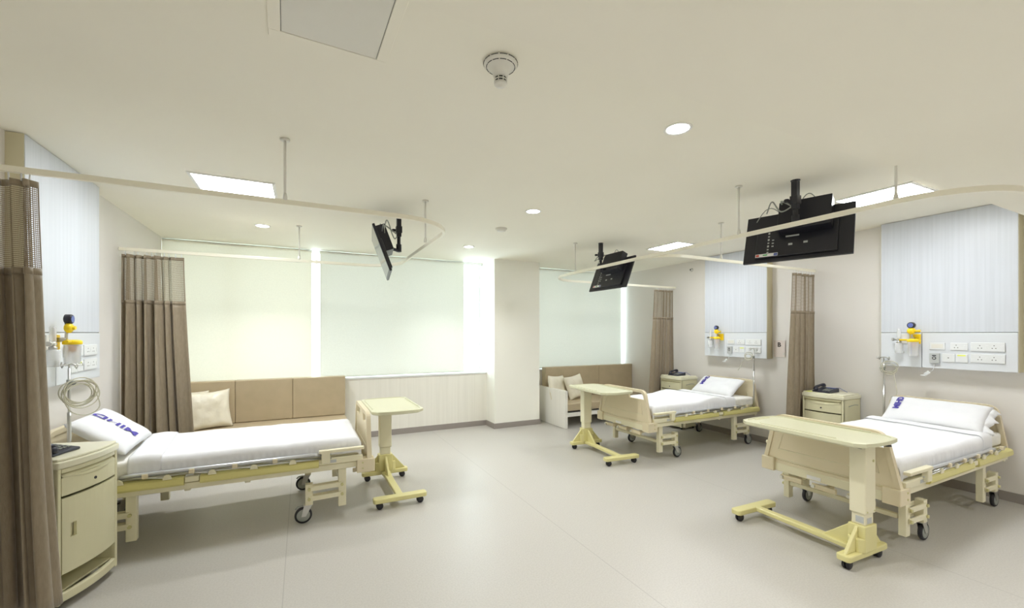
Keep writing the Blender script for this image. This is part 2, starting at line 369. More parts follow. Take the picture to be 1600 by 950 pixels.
# ------------------------------------------------------------------ bed head units on the wall (local: wall at x=0, front faces -x, +y = left seen from the front)
def bedhead(loc, rz, D, label, yl, yr, side):
    r = thing('bedhead_unit', label, 'wall unit', loc, rz, 'bedhead units behind the beds')
    MB().box(-D, yr, 1.655, -.001, yl, ZC-.004).build('laminate_board', 'laminate', r, bevel=.002)
    MB().box(-D+.004, yr-.004, 1.27, -.001, yr, ZC-.004).build('side_trim', 'laminate_edge', r)
    MB().box(-D+.004, yl, 1.27, -.001, yl+.004, ZC-.004).build('side_trim', 'laminate_edge', r)
    MB().box(-D+.006, yr+.004, 1.648, -.002, yl-.004, 1.655).build('shadow_gap', 'seam', r)
    ys = yl-.365
    MB().box(-D-.004, ys+.0025, 1.27, -.002, yl, 1.648).build('gas_fascia', 'fascia', r, bevel=.004)
    MB().box(-D-.004, yr, 1.27, -.002, ys-.0025, 1.648).build('socket_fascia', 'fascia', r, bevel=.004)
    def plate(y0, y1, z0, z1, kind):
        X = -D-.004
        p = MB().box(X-.012, y0, z0, X, y1, z1).build('socket_plate' if kind != 'blank' else 'blank_plate', 'white', r, bevel=.003)
        h = MB(); ym = (y0+y1)/2; zm = (z0+z1)/2; x = X-.0125
        if kind == 'double':
            for yo in (.052, -.045):
                for dy, dz in ((0, .014), (.012, -.012), (-.012, -.012)): h.cyl((x, ym+yo+dy, zm+dz), (x+.002, ym+yo+dy, zm+dz), .0042, 10)
            h.build('socket_holes', 'hole', p)
            MB().box(x-.001, ym+.002-.008, zm-.016, x+.002, ym+.002+.008, zm+.016).box(x-.001, y0+.006, zm-.016, x+.002, y0+.02, zm+.016).build('rocker_switch', 'white', p, bevel=.001)
        elif kind == 'single':
            for dy, dz in ((0, .014), (.012, -.012), (-.012, -.012)): h.cyl((x, ym+.02+dy, zm+dz), (x+.002, ym+.02+dy, zm+dz), .0042, 10)
            h.build('socket_holes', 'hole', p)
            MB().box(x-.001, y0+.012, zm-.016, x+.002, y0+.03, zm+.016).build('rocker_switch', 'white', p, bevel=.001)
        elif kind == 'blank':
            MB().box(x-.001, y0+.015, zm-.022, x+.002, y1-.015, zm+.022).build('cover', 'offwhite', p, bevel=.001)
        elif kind == 'data':
            h.box(x, ym-.005, zm-.004, x+.002, ym+.005, zm+.004); h.build('socket_holes', 'hole', p)
        elif kind == 'tag':
            MB().box(x-.001, y0+.015, z1-.02, x+.002, y1-.015, z1-.008).build('sticker', 'lime', p)
    s = side
    plate(-.035, .088, 1.47, 1.545, 'blank'); plate(-.205, -.075, 1.47, 1.545, 'single'); plate(-.46, -.225, 1.465, 1.552, 'double')
    plate(-.11, -.012, 1.345, 1.43, 'data'); plate(-.205, -.115, 1.345, 1.43, 'tag'); plate(-.46, -.225, 1.35, 1.437, 'double')
    # gas outlets
    for y in (.30, .21):
        MB().box(-D-.018, y-.05, 1.53, -D-.004, y+.045, 1.635).build('gas_outlet', 'offwhite' if y > .25 else 'gasyellow', r, bevel=.004)
    return r
Dp = .13
bedhead((XR, 1.99, 0), 0, Dp, 'white bedhead service unit behind the front right bed, with the nearest outlets', .52, -.54, 1)
bedhead((XR, 4.41, 0), 0, Dp, 'white bedhead service unit behind the far right bed', .52, -.54, 1)
bedhead((XL, 4.34, 0), PI, .09, 'white bedhead service unit on the left wall behind the left bed', .55, -.55, 1)

# gas equipment (local frame same as the unit: front toward -x, origin on the fascia at z=1.58)
def regulator(loc, rz, label):
    r = thing('suction_regulator', label, 'regulator', loc, rz, 'yellow suction regulators on the bedhead units')
    MB().cyl((0, 0, 0), (-.05, 0, 0), .016).cyl((-.05, 0, -.03), (-.05, 0, .075), .009).build('stem', 'steel', r)
    b = MB(); b.lathe([(0, -.02), (.022, -.02), (.036, -.008), (.036, .010), (.022, .022), (0, .022)], (-.065, 0, .085), 24, 'x'); b.cyl((-.065, -.02, .085), (-.065, -.07, .085), .011, 12).cyl((-.065, -.062, .085), (-.065, -.076, .085), .014, 12)
    b.cyl((-.065, 0, .085), (-.1, .0, .085), .014, 16)
    b.build('valve_body', 'gasyellow', r)
    g = MB().lathe([(0, -.022), (.030, -.022), (.034, -.016), (.034, .016), (.026, .02), (0, .02)], (-.062, 0, .148), 28, 'x').cyl((-.05, 0, .11), (-.05, 0, .13), .009, 10).build('gauge', 'black', r)
    MB().cyl((-.0845, 0, .148), (-.0855, 0, .148), .024, 24).build('gauge_dial', 'blue', g)
    j = MB().lathe([(.0, -.19), (.040, -.19), (.043, -.185), (.047, -.045), (.047, -.032), (.044, -.032), (.040, -.182), (0, -.184)], (-.075, -.02, 0), 26).build('collection_jar', 'clear', r)
    sc = MB()
    for k in range(9): sc.box(-.075-.0475, -.02-.006, -.165+k*.013, -.075-.0465, -.02+(.012 if k % 2 else .004), -.163+k*.013)
    sc.build('scale_marks', 'blue', j)
    l = MB().lathe([(0, -.034), (.05, -.034), (.053, -.03), (.053, -.012), (.045, -.004), (.02, 0), (0, 0)], (-.075, -.02, 0), 26)
    l.cyl((-.075, -.02, -.012), (-.085, .095, -.014), .010, 12).box(-.09, -.085, -.02, -.07, -.06, -.008)
    l.build('jar_lid', 'gasyellow', r)
    MB().cyl((-.075, -.02, -.085), (-.075, -.02, -.034), .022, 16).build('float_valve', 'amber', r)
    return r
def flowmeter(loc, rz, label):
    r = thing('oxygen_flowmeter', label, 'flowmeter', loc, rz, 'oxygen flowmeters on the bedhead units')
    MB().cyl((0, 0, 0), (-.06, 0, 0), .014).cyl((-.045, -.03, 0), (-.045, .045, 0), .011, 12).cyl((-.045, .045, 0), (-.045, .06, 0), .017, 14).lathe([(0, -.045), (.012, -.045), (.022, -.035), (.022, -.022), (.012, -.016), (.012, 0)], (-.045, 0, 0), 16).build('valve', 'steel', r)
    MB().lathe([(.0, .012), (.016, .012), (.018, .02), (.018, .11), (.010, .12), (0, .12)], (-.045, 0, 0), 18).build('flow_tube', 'clear', r)
    j = MB().lathe([(0, -.155), (.032, -.155), (.037, -.15), (.037, -.05), (.03, -.04), (.014, -.036), (.014, -.046), (.033, -.06), (.033, -.147), (0, -.15)], (-.045, 0, 0), 22).build('humidifier_bottle', 'clear', r)
    MB().cyl((-.045, -.02, -.13), (-.045, -.045, -.145), .006, 8).build('bottle_spout', 'steel', j)
    return r
X1 = XR-Dp-.018
regulator((X1, 1.99+.215, 1.585), 0, 'yellow suction regulator with black gauge behind the front right bed')
regulator((X1, 4.41+.235, 1.585), 0, 'yellow suction regulator with black gauge behind the far right bed')
X2 = XL+.09+.018
regulator((X2, 4.34-.21, 1.60), PI, 'yellow suction regulator with black gauge and clear jar above the left bed')
flowmeter((X1, 1.99+.33, 1.575), 0, 'clear oxygen flowmeter at the left end of the unit behind the front right bed')
flowmeter((X1, 4.41+.36, 1.575), 0, 'clear oxygen flowmeter at the left end of the unit behind the far right bed')
flowmeter((X2, 4.34-.38, 1.575), PI, 'clear oxygen flowmeter beside the front curtain on the left wall')
def call_unit(loc, label):
    r = thing('nurse_call_handset', label, 'call unit', loc, 0, 'nurse call handsets')
    b = MB().box(-.028, -.04, -.055, 0, .04, .055).build('handset_body', 'label_grey', r, bevel=.006)
    q = MB().box(-.0295, -.016, .024, -.027, .016, .034).cyl((-.0295, 0, .002), (-.027, 0, .002), .017, 20)
    q.build('buttons', 'black', b); MB().cyl((-.030, 0, .002), (-.0292, 0, .002), .010, 16).build('button_ring', 'label_grey', b)
    pts = [(-.014, 0, -.055), (-.02, 0, -.09), (-.03, .01, -.13), (-.035, .04, -.155)]
    MB().tube(pts, .003, 8).build('cord', 'white', r)
    t = MB().cbox((0, 0, 0), (.016, .05, .028)).rot(Matrix.Rotation(-.7, 4, 'X')); t.rot(Matrix.Translation((-.035, .055, -.165)))
    t.cbox((-.035, .085, -.19), (.01, .045, .012)).build('cord_tag', 'white', r, bevel=.003)
call_unit((XR-Dp-.004, 1.99+.045, 1.378), 'grey nurse call handset with black buttons beside the front right bed')
call_unit((XR-Dp-.004, 4.41+.045, 1.378), 'small grey nurse call handset with black buttons beside the far right bed')
r = thing('wall_vent', 'thin dark slotted strip on the left wall right of the bedhead unit', 'vent', (XL, 4.985, 1.44), 0)
MB().box(.0005, -.010, -.115, .004, .010, .115).build('vent_plate', 'offwhite', r)
b = MB()
for k in range(11): b.box(.004, -.006, -.10+k*.0185, .0055, .006, -.09+k*.0185)
b.build('vent_slots', 'hole', r)
# sign
r = thing('bed_sign', 'small square wall sign with a dark letter between the right unit and curtain', 'sign', (XR, 3.76, 1.42), 0)
pl = MB().box(-.014, -.082, -.12, -.010, .082, .12).build('sign_plate', 'sign', r, bevel=.001)
b = MB()
for y in (-.065, .065):
    for z in (-.075, .10): b.cyl((-.018, y, z), (-.001, y, z), .007, 12)
b.build('standoff_screw', 'steel', r)
vs, fs = text_mesh('B', .085, .004)
MB().add([(-.0155, -x, z+.055) for x, z, _ in vs], fs).build('letter', 'dark_ink', r)

# ------------------------------------------------------------------ beds (local: foot at x=0, head at x=2.2, y across)
def rrect(w, h, r_, n=5, cx=0, cy=0):
    out = []
    for sx, sy, a0 in ((1, 1, 0), (-1, 1, PI/2), (-1, -1, PI), (1, -1, 1.5*PI)):
        for k in range(n+1):
            a = a0+PI/2*k/n; out.append((cx+sx*(w/2-r_)+r_*math.cos(a), cy+sy*(h/2-r_)+r_*math.sin(a)))
    return out
def make_bed(loc, rz, label):
    r = thing('hospital_bed', label, 'bed', loc, rz, 'adjustable hospital beds')
    # frame
    f = MB()
    for s in (-1, 1):
        f.box(.03, s*.45, .442, 2.14, s*.485, .492)
    f.box(.02, -.47, .40, .06, .47, .47).box(2.10, -.47, .42, 2.14, .47, .50)
    for x in (.23, .95, 1.35, 1.69): f.box(x-.02, -.45, .42, x+.02, .45, .46)
    f.box(.20, -.40, .22, .235, .40, .255)
    f.box(.12, -.03, .36, .9, .03, .40)
    f.build('bed_frame', 'cream', r, bevel=.004)
    d = MB(); d.box(.10, -.43, .545, 2.10, .43, .565)
    for s in (-1, 1): d.tube([(.1, s*.44, .555), (2.1, s*.44, .555)], .012, 8)
    d.build('mattress_platform', 'cream', r)
    # yellow bumper strips
    for s in (-1, 1):
        for x0, x1 in ((.42, 1.26), (1.36, 2.15)):
            b = MB()
            pts = [(s*.488, .478), (s*.512, .484), (s*.520, .50), (s*.516, .535), (s*.500, .548), (s*.45, .548), (s*.45, .495), (s*.488, .495)]
            b.prism(pts, x0, x1, 'x')
            b.build('side_bumper', 'rail_yellow', r, bevel=.003)
        MB().box(.06, s*.452, .50, .42, s*.505, .548).build('side_cover', 'cream', r, bevel=.004)
        MB().box(1.265, s*.452, .502, 1.355, s*.508, .542).build('side_cover', 'cream', r, bevel=.004)
        MB().box(.28, s*.5055, .512, .385, s*.5065, .538).build('rating_label', 'label_grey', r)
        # folded guard rail
        g = thing_child('guard_rail', r)
        MB().tube([(.40, s*.50, .588), (.46, s*.505, .600), (1.66, s*.505, .600), (1.74, s*.50, .592)], .014, 10).build('top_tube', 'silver', g)
        MB().tube([(.32, s*.51, .556), (1.98, s*.505, .578)], .006, 8).tube([(.40, s*.495, .562), (1.98, s*.49, .566)], .005, 8).build('lower_rod', 'steel', g)
        rods = MB()
        for k in range(5):
            x = .62+k*.28; rods.tube([(x, s*.515, .556), (x+.24, s*.51, .590)], .005, 6)
        rods.build('folded_bars', 'steel', g)
        for k in range(5):
            cl = MB()
            x = .62+k*.28
            pts = [(x-.028, .543), (x+.028, .543), (x+.022, .566)]+[(x+.017*math.cos(a), .566+.017*math.sin(a)) for a in (.6, 1.57, 2.5)]+[(x-.022, .566)]
            cl.prism(pts, s*.508, s*.520, 'y')
            cl.build('pivot_lug', 'cream', g)
        for k in range(5):
            x = .50+k*.28+.25; MB().cbox((x, s*.515, .588), (.036, .03, .034)).build('rail_clip', 'cream_panel', g, bevel=.004)
        MB().box(.33, s*.495, .52, .40, s*.535, .61).box(.05, s*.49, .605, .42, s*.535, .632).build('rail_latch', 'cream', g, bevel=.006)
        # corner bumper
        MB().box(-.045, s*.40, .39, .11, s*.515, .51).build('corner_bumper', 'cream_panel', r, bevel=.008)
        for z in (.43, .48): MB().cyl((.06, s*.514, z), (.06, s*.519, z), .008, 12).build('bumper_bolt', 'bolt', r)
        # legs with castor arms
        for x in (.23, 1.69):
            lg = MB().box(x-.035, s*.405, .10, x+.030, s*.455, .44).build('leg', 'cream', r, bevel=.005)
            a = MB()
            for z in (.30, .215):
                a.prism([(x, z-.020), (x, z+.020), (x+.27, z+.014), (x+.27, z-.026)], s*.456, s*.470, 'y')
                a.prism([(x, z-.020), (x, z+.020), (x+.27, z+.014), (x+.27, z-.026)], s*.398, s*.404, 'y')
            a.box(x+.235, s*.404, .155, x+.295, s*.462, .335)
            a.build('castor_arm', 'cream', r, bevel=.003)
            for z in (.30, .215):
                for xx in (x, x+.265): MB().cyl((xx, s*.468, z-(.006 if xx > x else 0)), (xx, s*.482, z-(.006 if xx > x else 0)), .013, 14).build('pivot_bolt', 'bolt', r)
            cx_ = x+.31; cy_ = s*.432
            c = MB().lathe([(.044, -.014), (.064, -.014), (.069, -.008), (.069, .008), (.064, .014), (.044, .014)], (cx_, cy_, .0695), 28, 'y').build('castor', 'rubber', r)
            MB().lathe([(0, -.016), (.050, -.016), (.055, -.012), (.055, .012), (.050, .016), (0, .016)], (cx_, cy_, .0695), 24, 'y').build('wheel_disc', 'castor_grey', c)
            fk = MB()
            for t in (-1, 1): fk.prism([(cx_-.02, .06), (cx_+.015, .06), (cx_-.005, .155), (cx_-.07, .155)], cy_+t*.018, cy_+t*.022, 'y')
            fk.box(cx_-.07, cy_-.022, .148, cx_+.0, cy_+.022, .158).cyl((cx_-.045, cy_, .155), (cx_-.045, cy_, .17), .012)
            fk.build('castor_fork', 'steel', c)
            MB().tube([(cx_-.02, cy_, .15), (cx_+.045, cy_, .142), (cx_+.06, cy_, .125)], .008, 8).build('brake_pedal', 'castor_grey', c)
    # foot end: panel, cross bumper and cranks
    def endboard(name, x, wt, wb, z0, z1, slot):
        prof = []  # closed outline in (y,z)
        pts = [(-wb/2, z0), (wb/2, z0), (wt/2, z1), (-wt/2, z1)]
        out = []
        rad = [.03, .03, .07, .07]
        for i, p in enumerate(pts):
            a = Vector(pts[i-1]); b_ = Vector(p); c_ = Vector(pts[(i+1) % 4]); d1 = (a-b_).normalized(); d2 = (c_-b_).normalized()
            q1 = b_+d1*rad[i]; q2 = b_+d2*rad[i]
            for k in range(7):
                t = k/6; out.append(((1-t)**2*q1+2*t*(1-t)*b_+t*t*q2))
        e = MB().tube([(x, p[0], p[1]) for p in out], .02, 4, closed=True, sq=(.04, .035)).build(name, 'cream_panel', r, bevel=.006)
        zt = z1-.105 if slot else z1-.01
        wz = wb+(wt-wb)*(zt-z0)/(z1-z0)
        MB().prism([(-wb/2+.01, z0), (wb/2-.01, z0), (wz/2-.01, zt), (-wz/2+.01, zt)], x-.011, x+.011, 'x').build('board_panel', 'cream_panel', e, bevel=.003)
        if slot:
            MB().prism([(-.13, zt-.002), (.13, zt-.002), (.10, z1), (-.10, z1)], x-.012, x+.012, 'x').build('handle_bridge', 'cream_panel', e, bevel=.003)
        # embossed outlines
        em = MB()
        for sx in (x-.0125, x+.0125):
            em.tube([(sx, -wb/2+.16, z0+.27), (sx, -wb/2+.12, z0+.12), (sx, wb/2-.12, z0+.12), (sx, wb/2-.16, z0+.27)], .003, 6)
            em.tube([(sx, -wb/2+.05, z0+.03), (sx, wb/2-.05, z0+.03)], .003, 6)
        em.build('embossed_line', 'cream', e)
        return e
    endboard('footboard', 0, .80, .99, .475, .895, True)
    endboard('headboard', 2.165, .80, .94, .475, .925, False)
    MB().box(-.022, -.41, .395, .012, .41, .47).build('foot_crossbar', 'cream', r, bevel=.006)
    for y in (-.26, .0, .26):
        c = MB().box(-.03, y-.09, .335, .0, y+.09, .375).box(-.01, y-.016, .33, .12, y+.016, .365).build('crank_handle', 'cream_panel', r, bevel=.005)
        MB().cyl((-.045, y+.075, .355), (-.03, y+.075, .355), .014, 12).build('crank_knob', 'offwhite', c)
    MB().box(-.0245, .02, .405, -.0225, .13, .435).build('crank_label', 'label', r)
    # mattress with fitted sheet
    m = MB(); W, L = .90, 2.02
    def mt(u, v):
        x = .08+u*L; return x
    m.box(.09, -.45, .570, 2.12, .45, .692)
    mm = m.build('mattress', 'fitted', r, bevel=.03, seg=4)
    return r
def thing_child(name, parent):
    o = bpy.data.objects.new(name, None); SC.collection.objects.link(o); o.parent = parent; o.empty_display_size = .05; return o
bedspots = [((3.90, 1.99, 0), 0, 'cream hospital bed at the front right, its foot behind the nearest overbed table'),
            ((3.93, 4.49, 0), 0, 'cream hospital bed at the far right, in front of the sofa with two cushions'),
            ((.55, 4.52, 0), PI, 'cream hospital bed on the left, long side toward the camera')]
bed = make_bed(*bedspots[0])
for b_ in bedspots[1:]: dup(bed, b_[0], b_[1], b_[2])

# top sheets: draped over each mattress
def top_sheet(loc, rz, label, x1, hump, skew, seed):
    r = thing('bed_sheet', label, 'sheet', loc, rz, 'white top sheets on the beds')
    def prof(v):  # across: arc over the mattress
        W = .462; drop = .10; rad = .035
        Lt = 2*W-2*rad+2*(rad*PI/2)+2*drop; s_ = v*Lt
        if s_ < drop: return (-W, -(drop-s_)-rad, 1)
        s_ -= drop
        if s_ < rad*PI/2: a = s_/rad; return (-W+rad-rad*math.cos(a), -rad+rad*math.sin(a), .5)
        s_ -= rad*PI/2
        if s_ < 2*W-2*rad: return (-W+rad+s_, 0, 0)
        s_ -= 2*W-2*rad
        if s_ < rad*PI/2: a = s_/rad; return (W-rad+rad*math.sin(a), -rad+rad*math.cos(a), .5)
        s_ -= rad*PI/2
        return (W, -rad-s_, 1)
    def P(u, v, off=0):
        y, dz, e = prof(v); xe = x1+skew*y
        x = .068+u*(xe-.068)
        z = .703+dz+off
        z += hump*math.exp(-((x-1.25)/.22)**2)*(1 if e < 1 else .3)
        n = noise.noise(Vector((x*5, y*5, seed)))*.006+noise.noise(Vector((x*14, y*9, seed+3)))*.003
        if e == 1:
            fold = (noise.noise(Vector((x*16, seed, 0)))*.010+noise.noise(Vector((x*40, seed, 2)))*.004)*min(1, (-dz-.02)/.05)
            y += (1 if y > 0 else -1)*(.004+abs(fold)); z += noise.noise(Vector((x*6, seed, 9)))*.012*(-dz/.1)
        else: z += n+.004
        if u < .03: z -= .05*(1-u/.03)**2
        return (x, y, z)
    MB().grid(lambda u, v: P(u, v), 150, 60).build('sheet_top', 'sheet', r, solid=.004)
    # turned-back cuff
    def C(u, v):
        y, dz, e = prof(v); xe = x1+skew*y
        x = xe-.17+.2*u; a, b, c = P(min(1, (x-.068)/(xe-.068)), v, .010+.010*math.sin(PI*min(1, u*1.0)))
        return (x, b*1.004, c)
    MB().grid(C, 14, 60).build('turned_cuff', 'sheet', r, solid=.005)
    return r
top_sheet(bedspots[0][0], 0, 'smooth white top sheet on the front right bed', 1.80, .0, .06, 1.3)
top_sheet(bedspots[1][0], 0, 'white top sheet with a raised middle on the far right bed', 1.66, .045, .05, 4.1)
top_sheet(bedspots[2][0], PI, 'white top sheet on the left bed, folded edge near the pillow', 1.72, .0, -.1, 8.2)

# pillows
def pillow_fn(w_, h_, t, flange=.0, seed=0, pinch=.10, wr=.006):
    def f(u, v, side):
        a, b = 2*u-1, 2*v-1
        x = a*w_/2*(1-pinch*(1-b*b)*abs(a)**2*.6); y = b*h_/2*(1-pinch*(1-a*a)*abs(b)**2*.6)
        k = max(0, (1-a**4)*(1-b**4))**.5
        z = side*t/2*k+wr*noise.noise(Vector((x*9, y*9, seed+side)))*k*2.2
        # corner radiating creases
        z += side*wr*.8*math.sin((a*b)*22+seed)*k*(a*a*b*b)
        return (x, y, z)
    return f
def make_pillow(name, m, w_, h_, t, M4, label, cat, group, seed=0, pinch=.1, wr=.006, text=None, flap=0):
    f = pillow_fn(w_, h_, t, 0, seed, pinch, wr)
    b = MB(); b.grid(lambda u, v: f(u, v, 1), 36, 28); b.grid(lambda u, v: f(u, v, -1), 36, 28)
    bm = bmesh.new()
    o = b.build(name, m, None)
    me = o.data; bm.from_mesh(me); bmesh.ops.remove_doubles(bm, verts=bm.verts, dist=.0004); bmesh.ops.recalc_face_normals(bm, faces=bm.faces); bm.to_mesh(me); bm.free()
    o.matrix_world = M4; tag(o, label, cat, group)
    if flap:
        def FL(u, v):
            y = (v-.5)*h_*.86; q = f(1 if flap > 0 else 0, v, 0)
            return (q[0]*.985+flap*u*(.05+.018*math.sin(v*13)+.008*math.sin(v*31)), y*(1-.10*u), .016*u*math.sin(v*16)-.05*u*u)
        MB().grid(FL, 6, 24).build('pillowcase_flap', m, o, solid=.003)
    if text:
        tx, ty, ang, size = text
        vs, fs = text_mesh('MIHD', size, .0035)
        bm = bmesh.new(); nv = [bm.verts.new(v) for v in vs]
        for q in fs:
            try: bm.faces.new([nv[i] for i in q])
            except ValueError: pass
        bmesh.ops.subdivide_edges(bm, edges=[e for e in bm.edges if e.calc_length() > .02], cuts=3, use_grid_fill=True)
        bmesh.ops.triangulate(bm, faces=bm.faces)
        for v in bm.verts:
            x = v.co.x*math.cos(ang)-v.co.y*math.sin(ang)+tx; y = v.co.x*math.sin(ang)+v.co.y*math.cos(ang)+ty
            v.co = Vector((x, y, f(x/w_+.5, y/h_+.5, 1)[2]+.006))
        me = bpy.data.meshes.new('printed_letters'); bm.to_mesh(me); bm.free(); me.materials.append(M['ink'])
        t_ = bpy.data.objects.new('printed_letters', me); SC.collection.objects.link(t_); t_.parent = o
    return o
def place(base, rz, x, y, z, tilt, yaw=0, roll=0):
    """pillow frame: its local x -> across the bed (y), local y -> toward the head; tilt lifts the head edge"""
    B = Matrix.Translation(base) @ Matrix.Rotation(rz, 4, 'Z')
    return B @ Matrix.Translation((x, y, z)) @ Matrix.Rotation(yaw, 4, 'Z') @ Matrix.Rotation(-tilt, 4, 'Y') @ Matrix.Rotation(-PI/2, 4, 'Z') @ Matrix.Rotation(roll, 4, 'Y')
# local pillow: x right when looking from the foot to the head (bed -y), y toward the head
make_pillow('pillow', 'sheet', .80, .37, .14, place(bedspots[0][0], 0, 1.985, 0.0, .805, .70, 0), 'white pillow with blue lettering leaning on the headboard of the front right bed', 'pillow', 'white hospital pillows', 2, .08, .004, (-.28, .05, PI/2, .075), 1)
make_pillow('pillow', 'sheet', .74, .42, .13, place(bedspots[1][0], 0, 1.95, 0.06, .80, .62, 0), 'white pillow propped up at the head of the far right bed', 'pillow', 'white hospital pillows', 5, .08, .004, (-.22, .06, PI/2, .09))
make_pillow('pillow', 'sheet', .74, .43, .12, place(bedspots[2][0], PI, 1.915, .04, .865, .66, .03), 'white pillow with blue lettering lying on the left bed', 'pillow', 'white hospital pillows', 9, .10, .004, (-.03, .01, PI/2, .135))

# ------------------------------------------------------------------ IV poles
def iv_pole(x, y, z1, rz, label):
    r = thing('drip_pole', label, 'drip stand', (x, y, .549), rz, 'drip poles clamped to the beds')
    h = z1-.549
    MB().cyl((0, 0, 0), (0, 0, h*.62), .011, 14).cyl((0, 0, h*.5), (0, 0, h-.02), .008, 12).build('pole', 'steel', r)
    MB().tube([(-.09, 0, h+.02), (-.10, 0, h-.005), (-.085, 0, h-.02), (-.06, 0, h+.005), (-.03, 0, h+.01), (.03, 0, h+.01), (.06, 0, h+.005), (.085, 0, h-.02), (.10, 0, h-.005), (.09, 0, h+.02)], .004, 8)\
        .tube([(0, -.07, h+.02), (0, -.075, h-.005), (0, -.05, h), (0, 0, h+.01), (0, .05, h), (0, .075, h-.005), (0, .07, h+.02)], .004, 8).cyl((0, 0, h-.02), (0, 0, h+.015), .006, 8).build('hook', 'steel', r)
    MB().cyl((-.012, 0, h-.12), (.035, 0, h-.12), .009, 10).lathe([(0, -.012), (.015, -.012), (.015, .012), (0, .012)], (.04, 0, h-.12), 16, 'x').cyl((0, 0, h-.14), (0, 0, h-.10), .014, 12).build('clamp_knob', 'castor_grey', r)
    return r
iv_pole(6.03, 2.462, 1.36, .9, 'steel drip pole behind the head of the front right bed')
iv_pole(6.02, 4.028, 1.41, 1.1, 'steel drip pole at the near head corner of the far right bed')
iv_pole(-1.47, 4.055, 1.42, -.8, 'steel drip pole rising behind the left cabinet, holding coiled tubing')
# coiled oxygen tubing
def coil(c, R, n, label, ax, tail):
    pts = []; rs = random.Random(int(R*1000)+n)
    a = Vector(ax).normalized(); u = a.cross(Vector((0, 0, 1))).normalized(); v = Vector((0, 0, 1))
    N = n*36
    for i in range(N+1):
        t = i/36*2*PI; k = i/N
        rr = R*(1+.10*math.sin(k*9+1)); off = Vector(c)+a*(.03*math.sin(k*13))+v*(-.02*math.sin(k*7))
        pts.append(off+u*rr*math.cos(t)*1.05+v*rr*math.sin(t)*.92)
    o = MB().tube(pts, .0042, 6).tube(smooth(tail), .0035, 6).build('oxygen_tubing', 'tube')
    return tag(o, label, 'tubing', 'coiled clear tubes on the drip poles')
c0 = Vector((-1.44, 4.00, 1.27))
coil((-1.41, 4.04, 1.225), .088, 6, 'coil of clear tubing hanging from the left drip pole', (1.0, -.9, 0), [(-1.33, 4.05, 1.24), (-1.31, 4.06, 1.12), (-1.36, 4.02, 1.07), (-1.43, 3.98, 1.1), (-1.47, 3.96, 1.2)])
coil((6.05, 2.42, 1.25), .065, 4, 'coil of clear tubing on the drip pole behind the front right bed', (1, .6, 0), [(6.05, 2.38, 1.19), (6.04, 2.36, 1.08), (6.05, 2.35, .98), (6.05, 2.36, .93)])
coil((5.96, 4.07, 1.30), .045, 3, 'small loop of thin tubing on the drip pole of the far right bed', (1, .6, 0), [(5.95, 4.11, 1.27), (5.94, 4.16, 1.2), (5.94, 4.19, 1.13), (5.93, 4.22, 1.08)])

